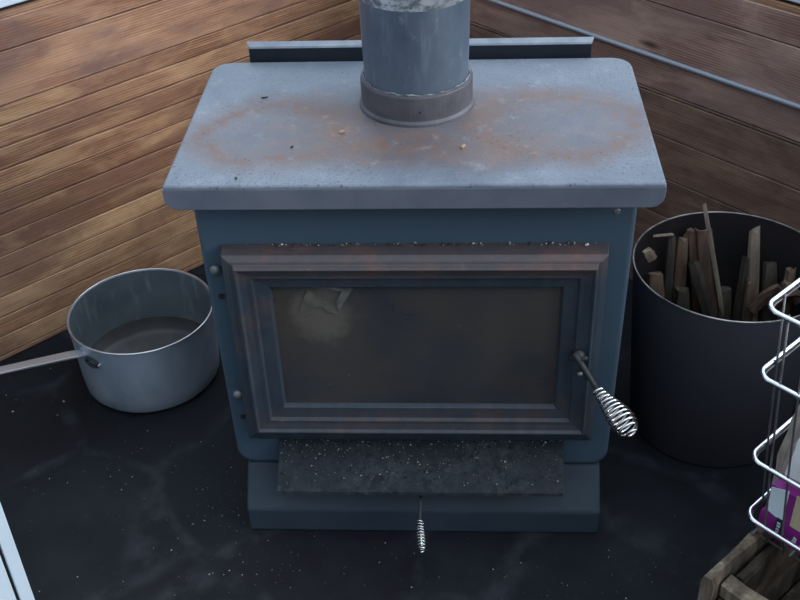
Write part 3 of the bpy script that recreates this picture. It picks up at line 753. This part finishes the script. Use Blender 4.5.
# ---------------------------------------------------------------- white cabinet at the lower left
def an(a_, n_, z): return DA * a_ + NA * n_ + V((0, 0, z))
A0 = -.572; N0 = -.214
cab = tag(empty('white_cabinet', an(A0 - .25, -.5, 0)), 'white enamel cabinet whose front edge shows at the lower left corner', 'cabinet')
bm = bmesh.new(); hexa(bm, [an(a_, n_, z) for a_ in (A0 - .60, A0) for n_ in (-.895, N0 - .006) for z in (0, .84)]); bevel(part('cabinet_body', bm, M_gap, cab), .002)
bm = bmesh.new(); hexa(bm, [an(a_, n_, z) for a_ in (A0 - .0185, A0 + .0006) for n_ in (-.893, N0) for z in (.002, .85)]); bevel(part('side_panel', bm, M_white, cab), .0015)
bm = bmesh.new(); hexa(bm, [an(a_, n_, z) for a_ in (A0 - .59, A0 - .0232) for n_ in (N0 - .02, N0 + .0002) for z in (.05, .845)]); dr = bevel(part('cabinet_door', bm, M_white, cab), .0015)
bm = bmesh.new(); tube(bm, [an(A0 - .53, N0, .55), an(A0 - .53, N0 + .03, .56), an(A0 - .53, N0 + .03, .70), an(A0 - .53, N0, .71)], .006, 8)
o = link('door_handle', bm, M_chrome, dr, smooth=True); o.data.transform(Matrix.Translation(-cab.location))

# ---------------------------------------------------------------- sky light
w = bpy.data.worlds.new('sky'); scn.world = w; w.use_nodes = True; nt = w.node_tree; bg = nt.nodes['Background']
tc = nt.nodes.new('ShaderNodeTexCoord'); sp = nt.nodes.new('ShaderNodeSeparateXYZ'); nt.links.new(tc.outputs['Generated'], sp.inputs[0])
cr = nt.nodes.new('ShaderNodeValToRGB'); e = cr.color_ramp.elements
e[0].position = 0.0; e[0].color = (.22, .225, .24, 1); e[1].position = 1; e[1].color = (.78, .88, 1.0, 1)
for p_, c_ in ((.10, (.26, .29, .33)), (.45, (.52, .60, .70))): q = e.new(p_); q.color = (*c_, 1)
nt.links.new(sp.outputs[2], cr.inputs[0])
def wm(op, a, b, clamp=False):
    x = nt.nodes.new('ShaderNodeMath'); x.operation = op; x.use_clamp = clamp
    for k, v in enumerate((a, b)):
        if hasattr(v, 'node'): nt.links.new(v, x.inputs[k])
        else: x.inputs[k].default_value = v
    return x.outputs[0]
def wdot(d):
    x = nt.nodes.new('ShaderNodeVectorMath'); x.operation = 'DOT_PRODUCT'; nt.links.new(tc.outputs['Generated'], x.inputs[0])
    x.inputs[1].default_value = V(d).normalized(); return x.outputs['Value']
# the sky is brightest over the window side and to the right
side = wm('MULTIPLY_ADD', wdot((.75, .66, 0)), .42); side.node.inputs[2].default_value = .58
lobe = wm('MULTIPLY', wm('POWER', wm('MAXIMUM', wdot((.84, .03, .53)), 0.0), 12.0), .8)
lobe = wm('MULTIPLY', lobe, wm('MULTIPLY', sp.outputs[2], 6.0, True))
m1 = nt.nodes.new('ShaderNodeVectorMath'); m1.operation = 'SCALE'; nt.links.new(cr.outputs[0], m1.inputs[0]); nt.links.new(side, m1.inputs['Scale'])
m2 = nt.nodes.new('ShaderNodeVectorMath'); m2.operation = 'SCALE'; m2.inputs[0].default_value = (.86, .93, 1.0); nt.links.new(lobe, m2.inputs['Scale'])
m3 = nt.nodes.new('ShaderNodeVectorMath'); m3.operation = 'ADD'; nt.links.new(m1.outputs[0], m3.inputs[0]); nt.links.new(m2.outputs[0], m3.inputs[1])
nt.links.new(m3.outputs[0], bg.inputs[0]); bg.inputs[1].default_value = 4.0

sun = bpy.data.objects.new('hazy_sun', bpy.data.lights.new('hazy_sun', 'SUN')); COL.objects.link(sun)
sun.data.energy = 2.7; sun.data.angle = math.radians(20); sun.data.color = (1.0, .96, .90)
sun.rotation_euler = V((.86, -.24, .42)).to_track_quat('Z', 'Y').to_euler(); sun.location = (3, 0, 2.4)

# ---------------------------------------------------------------- camera
cam = bpy.data.objects.new('camera', bpy.data.cameras.new('camera')); COL.objects.link(cam)
cam.matrix_world = Matrix(((.998372, .00111, .057022, .06862), (.045371, .590356, -.805867, -1.26734), (-.034558, .807142, .589345, 1.38821), (0, 0, 0, 1)))
cam.data.sensor_width = 36; cam.data.lens = 1102.728 * 36 / 800; cam.data.clip_start = .02
scn.camera = cam
scn.view_settings.view_transform = 'Standard'; scn.view_settings.look = 'None'; scn.view_settings.gamma = 1
scn.view_settings.exposure = 0; scn.view_settings.use_curve_mapping = False
